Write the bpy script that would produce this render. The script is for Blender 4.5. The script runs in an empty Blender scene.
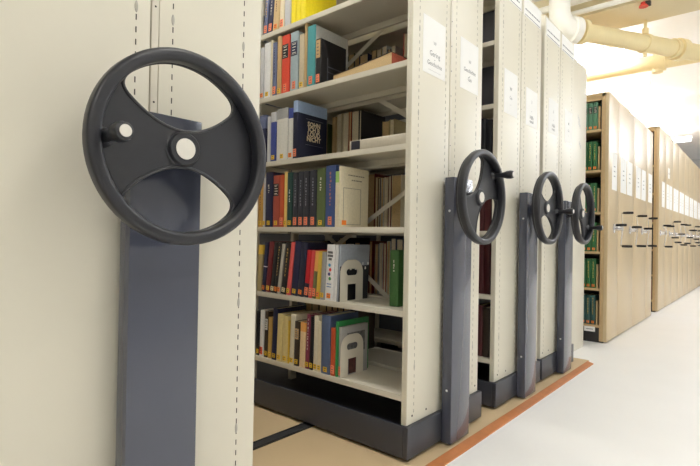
import bpy, bmesh, math, random
from mathutils import Matrix, Vector
random.seed(7)
SC = bpy.context.scene
COL = SC.collection

# ------------------------------------------------------------------ materials
def lin(c):
    return c / 12.92 if c <= 0.04045 else ((c + 0.055) / 1.055) ** 2.4

MATS = {}
def mat(name, rgb, rough=0.5, noise=0.05, scale=18.0, metal=0.0, bump=0.0, spec=0.5, coat=0.0):
    """procedural material: sRGB 0-255 base colour, gently mottled by a noise texture in object space"""
    if name in MATS:
        return MATS[name]
    m = bpy.data.materials.new(name)
    m.use_nodes = True
    nt = m.node_tree
    p = nt.nodes['Principled BSDF']
    base = [lin(v / 255.0) for v in rgb]
    tc = nt.nodes.new('ShaderNodeTexCoord')
    nz = nt.nodes.new('ShaderNodeTexNoise')
    nz.inputs['Scale'].default_value = scale
    nz.inputs['Detail'].default_value = 4.0
    nt.links.new(tc.outputs['Object'], nz.inputs['Vector'])
    rp = nt.nodes.new('ShaderNodeValToRGB')
    rp.color_ramp.elements[0].position = 0.3
    rp.color_ramp.elements[1].position = 0.7
    rp.color_ramp.elements[0].color = [v * (1 - noise) for v in base] + [1]
    rp.color_ramp.elements[1].color = [min(1, v * (1 + noise)) for v in base] + [1]
    nt.links.new(nz.outputs['Fac'], rp.inputs['Fac'])
    nt.links.new(rp.outputs['Color'], p.inputs['Base Color'])
    p.inputs['Roughness'].default_value = rough
    p.inputs['Metallic'].default_value = metal
    p.inputs['Specular IOR Level'].default_value = spec
    p.inputs['Coat Weight'].default_value = coat
    if bump:
        b = nt.nodes.new('ShaderNodeBump')
        b.inputs['Strength'].default_value = bump
        b.inputs['Distance'].default_value = 0.002
        nt.links.new(nz.outputs['Fac'], b.inputs['Height'])
        nt.links.new(b.outputs['Normal'], p.inputs['Normal'])
    MATS[name] = m
    return m

def emit(name, rgb, strength):
    m = bpy.data.materials.new(name)
    m.use_nodes = True
    p = m.node_tree.nodes['Principled BSDF']
    p.inputs['Base Color'].default_value = (0.8, 0.8, 0.8, 1)
    p.inputs['Emission Color'].default_value = [lin(v / 255.0) for v in rgb] + [1]
    p.inputs['Emission Strength'].default_value = strength
    MATS[name] = m
    return m

CREAM = mat('cream_enamel', (224, 219, 202), 0.42, 0.015, 6)
SHELFM = mat('shelf_enamel', (216, 210, 194), 0.45, 0.02, 8)
SLATE = mat('slate_blue_enamel', (66, 70, 84), 0.26, 0.03, 5, coat=0.5)
SLATEB = mat('slate_base_enamel', (54, 56, 64), 0.34, 0.03, 5)
BLACKP = mat('black_moulded_plastic', (37, 38, 43), 0.36, 0.06, 60, bump=0.05)
DARK = mat('dark_slot', (70, 66, 60), 0.9)
SLOTL = mat('soft_slot', (148, 143, 131), 0.9)
GREYM = mat('grey_clip', (176, 172, 160), 0.5)
WHITEP = mat('white_paper', (247, 247, 244), 0.7, 0.01)
INK = mat('printed_ink', (96, 96, 100), 0.8)
PRINT = mat('sheet_print', (132, 132, 136), 0.8)
FAINT = mat('faint_ink', (172, 172, 174), 0.8)
SCREW = mat('bright_screw', (225, 226, 230), 0.3, metal=0.6)
CAPM = mat('white_hub_cap', (226, 222, 212), 0.45, 0.02)
TAN = mat('tan_enamel', (202, 181, 143), 0.33, 0.012, 4)
TANT = mat('tan_trim', (196, 168, 124), 0.5, 0.05, 30)
CHROME = mat('chrome', (225, 225, 228), 0.16, 0.02, metal=0.9)
PIPEM = mat('ivory_pipe_paint', (234, 218, 170), 0.45, 0.03, 10)
PIPEW = mat('white_pipe_wrap', (248, 247, 240), 0.6, 0.02, 10)
BEAMM = mat('ivory_beam_paint', (226, 214, 182), 0.6, 0.02, 4)
REDP = mat('red_paint', (206, 62, 50), 0.4)
TOE_SHADE = mat('dark_toe_and_shade', (38, 36, 36), 0.6)
RUBBER = mat('black_rubber', (30, 30, 32), 0.7)
STEELD = mat('dark_steel_rail', (74, 75, 78), 0.4, metal=0.5)
PAGES = mat('book_pages', (224, 214, 188), 0.8, 0.12, 220)
PAGESD = mat('aged_pages', (205, 178, 132), 0.8, 0.12, 220)

RGB = dict(slate=(96, 104, 134), navy=(27, 31, 64), sand=(206, 178, 132), cream=(226, 214, 184), palegrey=(196, 196, 198), yellow=(244, 224, 30),
  white=(238, 238, 238), tan=(192, 160, 112), vermilion=(216, 72, 48), bluegrey=(164, 180, 186), beige=(206, 192, 162), teal=(70, 148, 152),
  black=(17, 17, 20), royal=(52, 66, 136), offwhite=(220, 218, 210), slateblue=(78, 94, 126), midnight=(17, 22, 48), lightblue=(150, 172, 204),
  ochre=(190, 144, 66), brick=(164, 74, 58), rust=(186, 78, 40), butter=(228, 198, 116), bottle=(20, 58, 53), charcoal=(42, 43, 52),
  olive=(84, 98, 56), blue=(58, 78, 128), lime=(160, 200, 110), parchment=(226, 216, 188), olivetan=(168, 152, 108), mustard=(218, 182, 66),
  darkred=(108, 22, 28), silver=(180, 178, 166), coral=(220, 92, 88), red=(190, 28, 36), rose=(214, 74, 76), apricot=(236, 172, 92), moss=(104, 104, 62),
  midgrey=(160, 160, 158), coolgrey=(158, 164, 174), ink=(18, 19, 27), umber=(56, 44, 33), gold=(196, 160, 86), straw=(222, 204, 142),
  ivory=(226, 218, 194), peach=(236, 208, 164), plum=(128, 48, 72), emerald=(34, 128, 66), greywhite=(208, 210, 206), maroon=(70, 20, 24), ecru=(196, 188, 170), greenvol=(44, 104, 60),
  greenlight=(84, 132, 104), greendark=(44, 84, 80), leaf=(62, 104, 54))
def cloth(key, rough=0.5):
    return mat('cloth_' + key, RGB[key], rough, 0.06, 90, bump=0.03)
STK = {'salmon': mat('salmon_sticker', (240, 134, 96), 0.6), 'orange': mat('orange_sticker', (246, 136, 48), 0.6), 'yel': mat('yellow_sticker', (238, 194, 46), 0.6),
       'redorange': mat('red_orange_sticker', (232, 90, 48), 0.6), 'palesticker': mat('pale_sticker', (236, 224, 176), 0.6)}
BAR = {'gold': (206, 172, 96), 'pale': (214, 210, 196), 'brown': (96, 66, 40), 'navy': (30, 36, 70), 'orange': (176, 116, 104), 'white': (232, 232, 228), 'grey': (128, 130, 140)}

# ------------------------------------------------------------------ mesh builder
class MB:
    def __init__(s):
        s.bm = bmesh.new(); s.mats = []
    def mi(s, m):
        if m not in s.mats: s.mats.append(m)
        return s.mats.index(m)
    def _tag(s, faces, m):
        i = s.mi(m)
        for f in faces: f.material_index = i
    def box(s, x0, x1, y0, y1, z0, z1, m, bevel=0.0, M=None):
        n0 = set(s.bm.faces)
        r = bmesh.ops.create_cube(s.bm, size=1.0)
        T = Matrix.Translation(((x0 + x1) / 2, (y0 + y1) / 2, (z0 + z1) / 2)) @ Matrix.Diagonal((x1 - x0, y1 - y0, z1 - z0, 1))
        bmesh.ops.transform(s.bm, matrix=(M @ T) if M else T, verts=r['verts'])
        if bevel:
            es = list({e for v in r['verts'] for e in v.link_edges})
            bmesh.ops.bevel(s.bm, geom=es, offset=bevel, segments=2, profile=0.6, affect='EDGES', clamp_overlap=True)
        s._tag([f for f in s.bm.faces if f not in n0], m)
        return s
    def prism(s, pts, axis, a, b, m, M=None):
        """closed polygon extruded along an axis; pts are in the other two axes in xyz order"""
        def P(p, t):
            v = list(p); v.insert('xyz'.index(axis), t); return Vector(v)
        lo = [s.bm.verts.new((M @ P(p, a)) if M else P(p, a)) for p in pts]
        hi = [s.bm.verts.new((M @ P(p, b)) if M else P(p, b)) for p in pts]
        n = len(pts); fs = [s.bm.faces.new(lo), s.bm.faces.new(hi)]
        for i in range(n):
            fs.append(s.bm.faces.new((lo[i], lo[(i + 1) % n], hi[(i + 1) % n], hi[i])))
        bmesh.ops.recalc_face_normals(s.bm, faces=fs)
        s._tag(fs, m)
        return s
    def plate(s, outer, holes, axis, a, b, m):
        """flat plate with real holes"""
        def P(p, t):
            v = list(p); v.insert('xyz'.index(axis), t); return Vector(v)
        es = []
        for loop in [outer] + holes:
            vs = [s.bm.verts.new(P(p, a)) for p in loop]
            for i in range(len(vs)): es.append(s.bm.edges.new((vs[i], vs[(i + 1) % len(vs)])))
        r = bmesh.ops.triangle_fill(s.bm, use_beauty=True, edges=es)
        fs = [g for g in r['geom'] if isinstance(g, bmesh.types.BMFace)]
        e = bmesh.ops.extrude_face_region(s.bm, geom=fs)
        vs = [g for g in e['geom'] if isinstance(g, bmesh.types.BMVert)]
        d = Vector((0, 0, 0)); d['xyz'.index(axis)] = b - a
        bmesh.ops.translate(s.bm, vec=d, verts=vs)
        allf = list({f for v in vs for f in v.link_faces} | set(fs))
        bmesh.ops.recalc_face_normals(s.bm, faces=allf)
        s._tag(allf, m)
        return s
    def lathe(s, prof, m, M=None, n=28, closed=False):
        """profile of (radius, height) turned round local z"""
        rings = []
        for r, z in prof:
            if r < 1e-6:
                v = Vector((0, 0, z)); rings.append([s.bm.verts.new((M @ v) if M else v)])
            else:
                ring = []
                for k in range(n):
                    t = 2 * math.pi * k / n
                    v = Vector((r * math.cos(t), r * math.sin(t), z)); ring.append(s.bm.verts.new((M @ v) if M else v))
                rings.append(ring)
        fs = []
        seq = list(zip(rings, rings[1:])) + ([(rings[-1], rings[0])] if closed else [])
        for A, B in seq:
            for k in range(n):
                k2 = (k + 1) % n
                if len(A) == 1 and len(B) == 1: continue
                if len(A) == 1: fs.append(s.bm.faces.new((A[0], B[k], B[k2])))
                elif len(B) == 1: fs.append(s.bm.faces.new((A[k], A[k2], B[0])))
                else: fs.append(s.bm.faces.new((A[k], A[k2], B[k2], B[k])))
        bmesh.ops.recalc_face_normals(s.bm, faces=fs)
        s._tag(fs, m)
        return s
    def cyl(s, p, q, r, m, n=16, r2=None):
        p, q = Vector(p), Vector(q); d = q - p
        M = Matrix.Translation(p) @ d.to_track_quat('Z', 'Y').to_matrix().to_4x4()
        L = d.length; r2 = r if r2 is None else r2
        return s.lathe([(0, 0), (r, 0), (r2, L), (0, L)], m, M, n)
    def tube(s, pts, r, m, n=14):
        pts = [Vector(p) for p in pts]; rings = []; up = None
        for i, p in enumerate(pts):
            d = ((pts[min(i + 1, len(pts) - 1)]) - (pts[max(i - 1, 0)])).normalized()
            if up is None:
                up = d.orthogonal().normalized()
            up = (up - d * up.dot(d)).normalized(); sd = d.cross(up)
            rings.append([s.bm.verts.new(p + r * (math.cos(2 * math.pi * k / n) * up + math.sin(2 * math.pi * k / n) * sd)) for k in range(n)])
        fs = [s.bm.faces.new(rings[0]), s.bm.faces.new(rings[-1])]
        for A, B in zip(rings, rings[1:]):
            for k in range(n): fs.append(s.bm.faces.new((A[k], A[(k + 1) % n], B[(k + 1) % n], B[k])))
        bmesh.ops.recalc_face_normals(s.bm, faces=fs)
        s._tag(fs, m)
        return s
    def text(s, body, size, m, M, depth=0.0003, align='CENTER', bold=0.0):
        cu = bpy.data.curves.new('t', 'FONT'); cu.body = body; cu.size = size; cu.align_x = align; cu.extrude = depth; cu.resolution_u = 2; cu.offset = bold
        o = bpy.data.objects.new('t', cu); COL.objects.link(o)
        dg = bpy.context.evaluated_depsgraph_get(); dg.update()
        me = bpy.data.meshes.new_from_object(o.evaluated_get(dg))
        me.transform(M)
        n0 = len(s.bm.faces); s.bm.from_mesh(me); s.bm.faces.ensure_lookup_table()
        s._tag(s.bm.faces[n0:], m)
        bpy.data.objects.remove(o); bpy.data.curves.remove(cu); bpy.data.meshes.remove(me)
        return s
    def mesh(s, name, ang=32):
        me = bpy.data.meshes.new(name)
        s.bm.to_mesh(me); s.bm.free()
        for m in s.mats: me.materials.append(m)
        me.polygons.foreach_set('use_smooth', [True] * len(me.polygons))
        me.set_sharp_from_angle(angle=math.radians(ang))
        return me
    def build(s, name, parent=None, loc=(0, 0, 0), rot=(0, 0, 0)):
        o = bpy.data.objects.new(name, s.mesh(name)); COL.objects.link(o)
        o.location = loc; o.rotation_euler = rot
        if parent: o.parent = parent
        return o

def tag(o, label, cat, group=None, kind=None):
    o['label'] = label; o['category'] = cat
    if group: o['group'] = group
    if kind: o['kind'] = kind
    return o
def empty(name, loc=(0, 0, 0), rot=(0, 0, 0)):
    o = bpy.data.objects.new(name, None); COL.objects.link(o)
    o.location = loc; o.rotation_euler = rot; o.empty_display_size = 0.1
    return o
def struct(o):
    o['kind'] = 'structure'; return o
def kids(o): return [c for c in bpy.data.objects if c.parent == o]
def dup(root, loc):
    """a copy of a thing with copies of its parts and sub-parts"""
    r = root.copy(); COL.objects.link(r); r.location = loc
    for ch in kids(root):
        c = ch.copy(); COL.objects.link(c); c.parent = r
        for g in kids(ch):
            d = g.copy(); COL.objects.link(d); d.parent = c
    return r
def wall_text(y, z, x):   # text standing on a plane that faces +X, reading along +Y
    return Matrix.Translation((x, y, z)) @ Matrix(((0, 0, 1, 0), (1, 0, 0, 0), (0, 1, 0, 0), (0, 0, 0, 1)))
EXPOSURE = 0.0; STR = 37.5
BOOKS = {
 'B': [
  (-0.903, -0.8749, 0.25, 0.17, 'slate', 'salmon', {'lean': 4, 'bars': 'gold'}, 'slim slate-blue paperback with speckled gold spine', 'slim slate-blue paperback'),
  (-0.8703, -0.8351, 0.25, 0.18, 'navy', 'salmon', {'lean': 5, 'bars': 'pale'}, 'navy hardback with pale vertical title', 'navy hardback'),
  (-0.829, -0.7887, 0.26, 0.18, 'sand', 'orange', {'lean': 4, 'bars': 'brown'}, 'sand-coloured paperback with orange sticker', 'sand-coloured paperback'),
  (-0.7857, -0.7521, 0.25, 0.18, 'cream', 'salmon', {'lean': 2}, 'cream paperback with salmon sticker', 'cream paperback'),
  (-0.7463, -0.7029, 0.26, 0.18, 'palegrey', '', {'half': 'slate'}, 'grey and slate two-tone hardback', 'grey and slate hardback'),
  (-0.6994, -0.6673, 0.24, 0.2, 'yellow', '', {}, 'slim bright yellow book, leftmost of the yellow ones', 'leftmost yellow book'),
  (-0.6646, -0.6332, 0.24, 0.2, 'yellow', '', {}, 'slim bright yellow book, second of the yellow ones', 'second yellow book'),
  (-0.6319, -0.601, 0.24, 0.21, 'yellow', '', {'marks': 'brown'}, 'bright yellow book showing its whole front cover', 'yellow book'),
 ],
 'C': [
  (-0.9187, -0.8919, 0.26, 0.17, 'palegrey', 'orange', {}, 'thin pale grey paperback with orange sticker', 'thin grey paperback'),
  (-0.8903, -0.8425, 0.275, 0.18, 'white', 'yel', {}, 'glossy white hardback with yellow sticker', 'glossy white hardback'),
  (-0.8409, -0.8243, 0.28, 0.18, 'cream', '', {}, 'thin cream booklet', 'thin cream booklet'),
  (-0.8228, -0.7929, 0.262, 0.18, 'slate', 'salmon', {'bars': 'navy'}, 'slate-blue clothbound book', 'slate-blue book'),
  (-0.7914, -0.7613, 0.285, 0.18, 'tan', 'yel', {}, 'tan clothbound book with yellow sticker', 'tan book'),
  (-0.7584, -0.706, 0.28, 0.19, 'vermilion', 'salmon', {'panel': 'black'}, 'orange-red hardback with black title panel', 'orange-red hardback'),
  (-0.6976, -0.6423, 0.278, 0.19, 'bluegrey', 'salmon', {'panel': 'navy'}, 'pale blue-grey hardback with dark title panel', 'pale blue-grey hardback'),
  (-0.6341, -0.6019, 0.253, 0.18, 'beige', 'yel', {}, 'beige book with yellow sticker', 'beige book'),
  (-0.5992, -0.5827, 0.3, 0.2, 'tan', '', {}, 'tall thin tan book touching the shelf above', 'tall thin tan book'),
  (-0.5814, -0.5303, 0.277, 0.225, 'teal', 'salmon', {'cover': 'greywhite'}, 'teal-spined hardback with a pale grey cover', 'teal-spined hardback'),
  (-0.5258, -0.4925, 0.205, 0.17, 'black', 'salmon', {'panel': 'tan', 'panelbig': 1, 'emblem': 'grey'}, 'short black hardback with tan spine label', 'short black hardback'),
 ],
 'D': [
  (-0.9234, -0.8723, 0.24, 0.18, 'navy', '', {'half': 'slate'}, 'navy hardback half hidden by the large handwheel', 'navy hardback'),
  (-0.8561, -0.8316, 0.225, 0.18, 'palegrey', '', {}, 'thin grey-white paperback', 'thin grey-white paperback'),
  (-0.8301, -0.7896, 0.242, 0.18, 'royal', 'yel', {'topband': 'palegrey'}, 'royal blue hardback with grey spine top', 'royal blue hardback'),
  (-0.7867, -0.7071, 0.25, 0.19, 'offwhite', 'yel', {'topband': 'midgrey', 'cover': 'slateblue'}, 'thick grey-white binder-like book with grey band', 'thick grey-white book'),
  (-0.7057, -0.6721, 0.243, 0.18, 'offwhite', 'orange', {'topband': 'royal'}, 'pale paperback with a blue spine top', 'pale paperback with blue top'),
  (-0.6693, -0.6391, 0.272, 0.2, 'midnight', 'salmon', {'topband': 'lightblue', 'coverband': 'lightblue', 'coverwords': 1}, 'midnight-blue book showing cover with pale block lettering', 'midnight-blue book'),
 ],
 'E': [
  (-0.9217, -0.8838, 0.24, 0.18, 'ochre', 'yel', {'bars': 'brown'}, 'ochre patterned book by the cabinet edge', 'ochre book'),
  (-0.8822, -0.862, 0.25, 0.18, 'palegrey', 'yel', {}, 'thin pale grey book', 'thin grey book'),
  (-0.8589, -0.8057, 0.27, 0.19, 'navy', 'yel', {'bars': 'palesmall'}, 'navy hardback with small pale title', 'navy hardback'),
  (-0.8035, -0.7555, 0.25, 0.18, 'brick', 'yel', {'panel': 'black'}, 'brick-red book with black title panel', 'brick-red book'),
  (-0.7541, -0.7259, 0.25, 0.18, 'rust', 'salmon', {}, 'rust-orange paperback', 'rust-orange paperback'),
  (-0.7238, -0.7017, 0.262, 0.18, 'butter', 'yel', {}, 'thin butter-yellow book', 'butter-yellow book'),
  (-0.7003, -0.6633, 0.258, 0.18, 'bottle', 'yel', {'bars': 'white2'}, 'dark green hardback with white title', 'dark green hardback'),
  (-0.6619, -0.6271, 0.255, 0.18, 'charcoal', 'salmon', {'bars': 'greysmall'}, 'glossy charcoal volume, first of four matching', 'first charcoal volume'),
  (-0.6257, -0.5902, 0.257, 0.18, 'charcoal', 'salmon', {'bars': 'greysmall'}, 'glossy charcoal volume, second of four matching', 'second charcoal volume'),
  (-0.5889, -0.5529, 0.256, 0.18, 'charcoal', 'salmon', {'bars': 'greysmall'}, 'glossy charcoal volume, third of four matching', 'third charcoal volume'),
  (-0.5516, -0.5088, 0.258, 0.18, 'charcoal', 'salmon', {'bars': 'greysmall'}, 'thicker glossy charcoal volume, last of four matching', 'last charcoal volume'),
  (-0.5063, -0.4554, 0.262, 0.19, 'olive', 'yel', {'bars': 'palesmall'}, 'olive-green hardback', 'olive-green hardback'),
  (-0.453, -0.3932, 0.27, 0.19, 'blue', 'salmon', {'bars': 'orange'}, 'thick blue hardback with orange vertical title', 'thick blue hardback'),
  (-0.392, -0.371, 0.24, 0.18, 'cream', '', {'topband': 'lime'}, 'cream paperback with lime-green spine top', 'cream paperback'),
  (-0.3693, -0.3583, 0.262, 0.19, 'parchment', '', {'coverprint': 1}, 'thin parchment book with framed title page cover', 'thin parchment book'),
 ],
 'F': [
  (-0.92, -0.8836, 0.23, 0.18, 'olivetan', '', {'lean': 2, 'topband': 'mustard'}, 'tan book with mustard spine top', 'tan book with mustard top'),
  (-0.8805, -0.8556, 0.245, 0.18, 'navy', 'orange', {'lean': 5, 'ring': 1}, 'navy hardback with white spine ring', 'navy hardback with white ring'),
  (-0.8533, -0.819, 0.248, 0.18, 'darkred', 'yel', {'lean': 6}, 'dark red clothbound book', 'dark red book'),
  (-0.8167, -0.789, 0.245, 0.18, 'black', 'palesticker', {'lean': 6}, 'black book with pale cream sticker', 'black book with pale sticker'),
  (-0.7875, -0.7639, 0.245, 0.18, 'black', 'orange', {'lean': 7, 'bars': 'gold'}, 'slim black book with gilt lettering', 'slim black gilt book'),
  (-0.7617, -0.7385, 0.24, 0.18, 'silver', 'orange', {'lean': 8}, 'slim silver-grey book leaning right', 'slim silver-grey book'),
  (-0.7363, -0.6978, 0.245, 0.18, 'black', 'palesticker', {'lean': 8, 'bars': 'gold'}, 'black book with gilt title leaning right', 'leaning black gilt book'),
  (-0.6949, -0.6698, 0.25, 0.18, 'coral', 'yel', {'lean': 7}, 'coral-pink slim book', 'coral-pink book'),
  (-0.6677, -0.6232, 0.255, 0.18, 'navy', 'yel', {'lean': 6}, 'thick navy volume right of the coral-pink book', 'thick navy volume'),
  (-0.6205, -0.5831, 0.25, 0.18, 'midnight', 'orange', {'lean': 6}, 'midnight-blue volume with orange sticker', 'midnight-blue volume'),
  (-0.5804, -0.5517, 0.215, 0.18, 'red', 'salmon', {'lean': 5, 'bottomband': 'midnight'}, 'bright red book with dark lower spine', 'bright red book'),
  (-0.5497, -0.526, 0.215, 0.18, 'rose', 'salmon', {'lean': 5}, 'rose-red paperback', 'rose-red paperback'),
  (-0.524, -0.5006, 0.212, 0.18, 'apricot', 'salmon', {'lean': 5, 'bottomhalf': 'moss'}, 'paperback with apricot top and mossy picture spine', 'apricot and moss paperback'),
  (-0.4987, -0.4757, 0.212, 0.18, 'mustard', 'orange', {'lean': 4}, 'mustard-yellow slim book', 'mustard-yellow book'),
  (-0.4732, -0.4487, 0.21, 0.18, 'midgrey', 'yel', {'lean': 3}, 'mid-grey paperback with yellow sticker', 'mid-grey paperback'),
  (-0.4462, -0.3983, 0.243, 0.18, 'white', 'orange', {'dots': 1, 'lean': 2.5}, 'white book with black words and coloured dots', 'white book with coloured dots'),
  (-0.3965, -0.3749, 0.243, 0.17, 'white', '', {'lean': 2.5}, 'plain white book', 'plain white book'),
  (-0.3731, -0.3621, 0.245, 0.2, 'coolgrey', '', {'coverbottom': 'ink', 'tag': 1, 'lean': 2.5}, 'grey and black covered book behind the bookend', 'grey and black book'),
 ],
 'G': [
  (-0.9182, -0.8921, 0.22, 0.17, 'black', 'yel', {}, 'black book at the left end', 'black book'),
  (-0.8897, -0.8585, 0.228, 0.18, 'white', 'redorange', {'lean': 1.5}, 'white paperback with red-orange sticker', 'white paperback'),
  (-0.8562, -0.8286, 0.225, 0.18, 'umber', 'yel', {'lean': 1.5, 'panel': 'greywhite'}, 'dark picture-spined paperback', 'dark picture-spined paperback'),
  (-0.8263, -0.7962, 0.2, 0.17, 'gold', 'yel', {'lean': 1}, 'short gold-tan book', 'short gold-tan book'),
  (-0.7939, -0.7592, 0.247, 0.19, 'navy', 'yel', {'lean': 2}, 'tall navy hardback', 'tall navy hardback'),
  (-0.757, -0.7201, 0.225, 0.18, 'straw', 'yel', {'lean': 2}, 'straw-coloured paperback, left of two', 'left straw-coloured paperback'),
  (-0.7179, -0.6811, 0.22, 0.18, 'straw', 'yel', {'lean': 1}, 'straw-coloured paperback, right of two', 'right straw-coloured paperback'),
  (-0.679, -0.6693, 0.2, 0.17, 'mustard', 'yel', {}, 'very thin mustard booklet', 'thin mustard booklet'),
  (-0.6672, -0.6362, 0.235, 0.18, 'ivory', 'yel', {'lean': 2}, 'ivory paperback', 'ivory paperback'),
  (-0.6342, -0.6011, 0.205, 0.18, 'umber', 'yel', {'lean': 1, 'panel': 'tan'}, 'dark brown picture-spined book', 'dark brown picture book'),
  (-0.5991, -0.5621, 0.205, 0.18, 'peach', '', {'lean': 1.5, 'topband': 'apricot'}, 'peach-cream paperback with orange corner', 'peach-cream paperback'),
  (-0.5602, -0.5356, 0.245, 0.18, 'plum', 'yel', {'lean': 2, 'bars': 'pale'}, 'plum-red paperback', 'plum-red paperback'),
  (-0.5336, -0.5107, 0.238, 0.18, 'ink', 'yel', {'lean': 1.5}, 'ink-black slim book', 'ink-black book'),
  (-0.5088, -0.4824, 0.245, 0.18, 'ivory', 'yel', {'lean': 1}, 'tall ivory paperback', 'tall ivory paperback'),
  (-0.4812, -0.459, 0.225, 0.18, 'cream', 'yel', {}, 'cream paperback left of the slate-blue volume', 'cream paperback'),
  (-0.4571, -0.4047, 0.255, 0.19, 'slateblue', 'yel', {}, 'thick slate-blue volume', 'thick slate-blue volume'),
  (-0.4023, -0.3753, 0.205, 0.17, 'rust', 'salmon', {}, 'rust-red short book', 'rust-red short book'),
  (-0.3741, -0.3602, 0.235, 0.21, 'emerald', '', {}, 'tall emerald-green book', 'tall emerald-green book'),
  (-0.3591, -0.3441, 0.213, 0.18, 'midgrey', 'salmon', {'coverpic': 1}, 'book with black-and-white cover behind the bookend', 'black-and-white covered book'),
 ],
}
BACK_BOOKS = {
 'C': [(-0.4841, -0.4525, 0.252, 'umber'), (-0.4506, -0.4215, 0.249, 'olivetan'), (-0.4153, -0.3879, 0.256, 'greywhite'), (-0.3849, -0.3639, 0.234, 'navy'), (-0.3609, -0.3373, 0.243, 'greywhite'), (-0.2909, -0.2569, 0.32, 'vermilion'), ],
 'D': [(-0.7426, -0.7208, 0.277, 'sand'), (-0.7086, -0.678, 0.292, 'cream'), (-0.6674, -0.6292, 0.291, 'cream'), (-0.6264, -0.6086, 0.286, 'rust'), (-0.6073, -0.5575, 0.286, 'umber'), (-0.5562, -0.5417, 0.285, 'ink'), (-0.4085, -0.3662, 0.206, 'olivetan'), (-0.3632, -0.3365, 0.21, 'olivetan'), ],
 'E': [(-0.5052, -0.448, 0.274, 'darkred'), (-0.4449, -0.4287, 0.256, 'tan'), (-0.4274, -0.4139, 0.25, 'black'), (-0.412, -0.3925, 0.249, 'greywhite'), (-0.3895, -0.3684, 0.252, 'cream'), (-0.3654, -0.3476, 0.256, 'darkred'), (-0.3446, -0.2893, 0.258, 'parchment'), ],
 'F': [(-0.441, -0.4193, 0.246, 'midgrey'), (-0.4131, -0.3918, 0.252, 'greywhite'), (-0.3887, -0.3706, 0.252, 'brick'), (-0.3676, -0.3468, 0.262, 'greywhite'), (-0.345, -0.3145, 0.277, 'slateblue'), (-0.3116, -0.2743, 0.273, 'navy'), ],
}
# ------------------------------------------------------------------ the room
CEIL = 3.05
def slab(name, *b, m):
    return struct(MB().box(*b, m).build(name))
FLOORM = mat('aisle_floor', (250, 249, 247), 0.5, 0.012, 3)
DECKM = mat('deck_board', (208, 184, 146), 0.55, 0.04, 2)
WALLM = mat('wall_paint', (200, 199, 196), 0.7, 0.01)
CEILM = mat('ceiling_paint', (248, 248, 247), 0.8, 0.01)
XL, XR, YB, YF = -4.2, 3.1, -4.2, 14.0
slab('floor', XL, XR, YB, YF, -0.1, 0.0, m=FLOORM)
slab('ceiling', XL, XR, YB, YF, CEIL, CEIL + 0.1, m=CEILM)
slab('wall_left', XL - 0.1, XL, YB, YF, 0, CEIL, m=WALLM)
slab('wall_right', XR, XR + 0.1, YB, YF, 0, CEIL, m=WALLM)
slab('wall_back', XL, XR, YB - 0.1, YB, 0, CEIL, m=WALLM)
slab('wall_front', XL, XR, YF, YF + 0.1, 0, CEIL, m=WALLM)
DZ = 0.012
slab('floor_platform', -2.6, 0.074, -3.2, 2.20, 0.0, DZ, m=DECKM)
# sloped wooden edging of the platform
WOODM = mat('orange_wood', (184, 116, 66), 0.45, 0.10, 22)
e = MB().prism([(0.074, 0.0), (0.115, 0.0), (0.113, 0.003), (0.080, DZ + 0.001), (0.074, DZ + 0.001)], 'y', -3.2, 2.16, WOODM)
e.lathe([(0, 0), (0.006, 0), (0.005, 0.001), (0, 0.001)], DARK, Matrix.Translation((0.097, 0.03, 0.0085)), 12)
struct(e.build('trim_1'))
# rails the carriages run on
for x, lab in ((-0.515, 'dark steel rail crossing the beige floor between the two nearest shelving units'),
               (-1.60, 'second dark steel rail, further in under the shelving units')):
    r = MB().box(x - 0.024, x + 0.024, -3.1, 2.15, DZ, DZ + 0.0035, STEELD)
    r.box(x - 0.027, x - 0.020, -3.1, 2.15, DZ, DZ + 0.006, RUBBER).box(x + 0.020, x + 0.027, -3.1, 2.15, DZ, DZ + 0.006, RUBBER)
    tag(r.build('floor_rail'), lab, 'rail')

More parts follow.
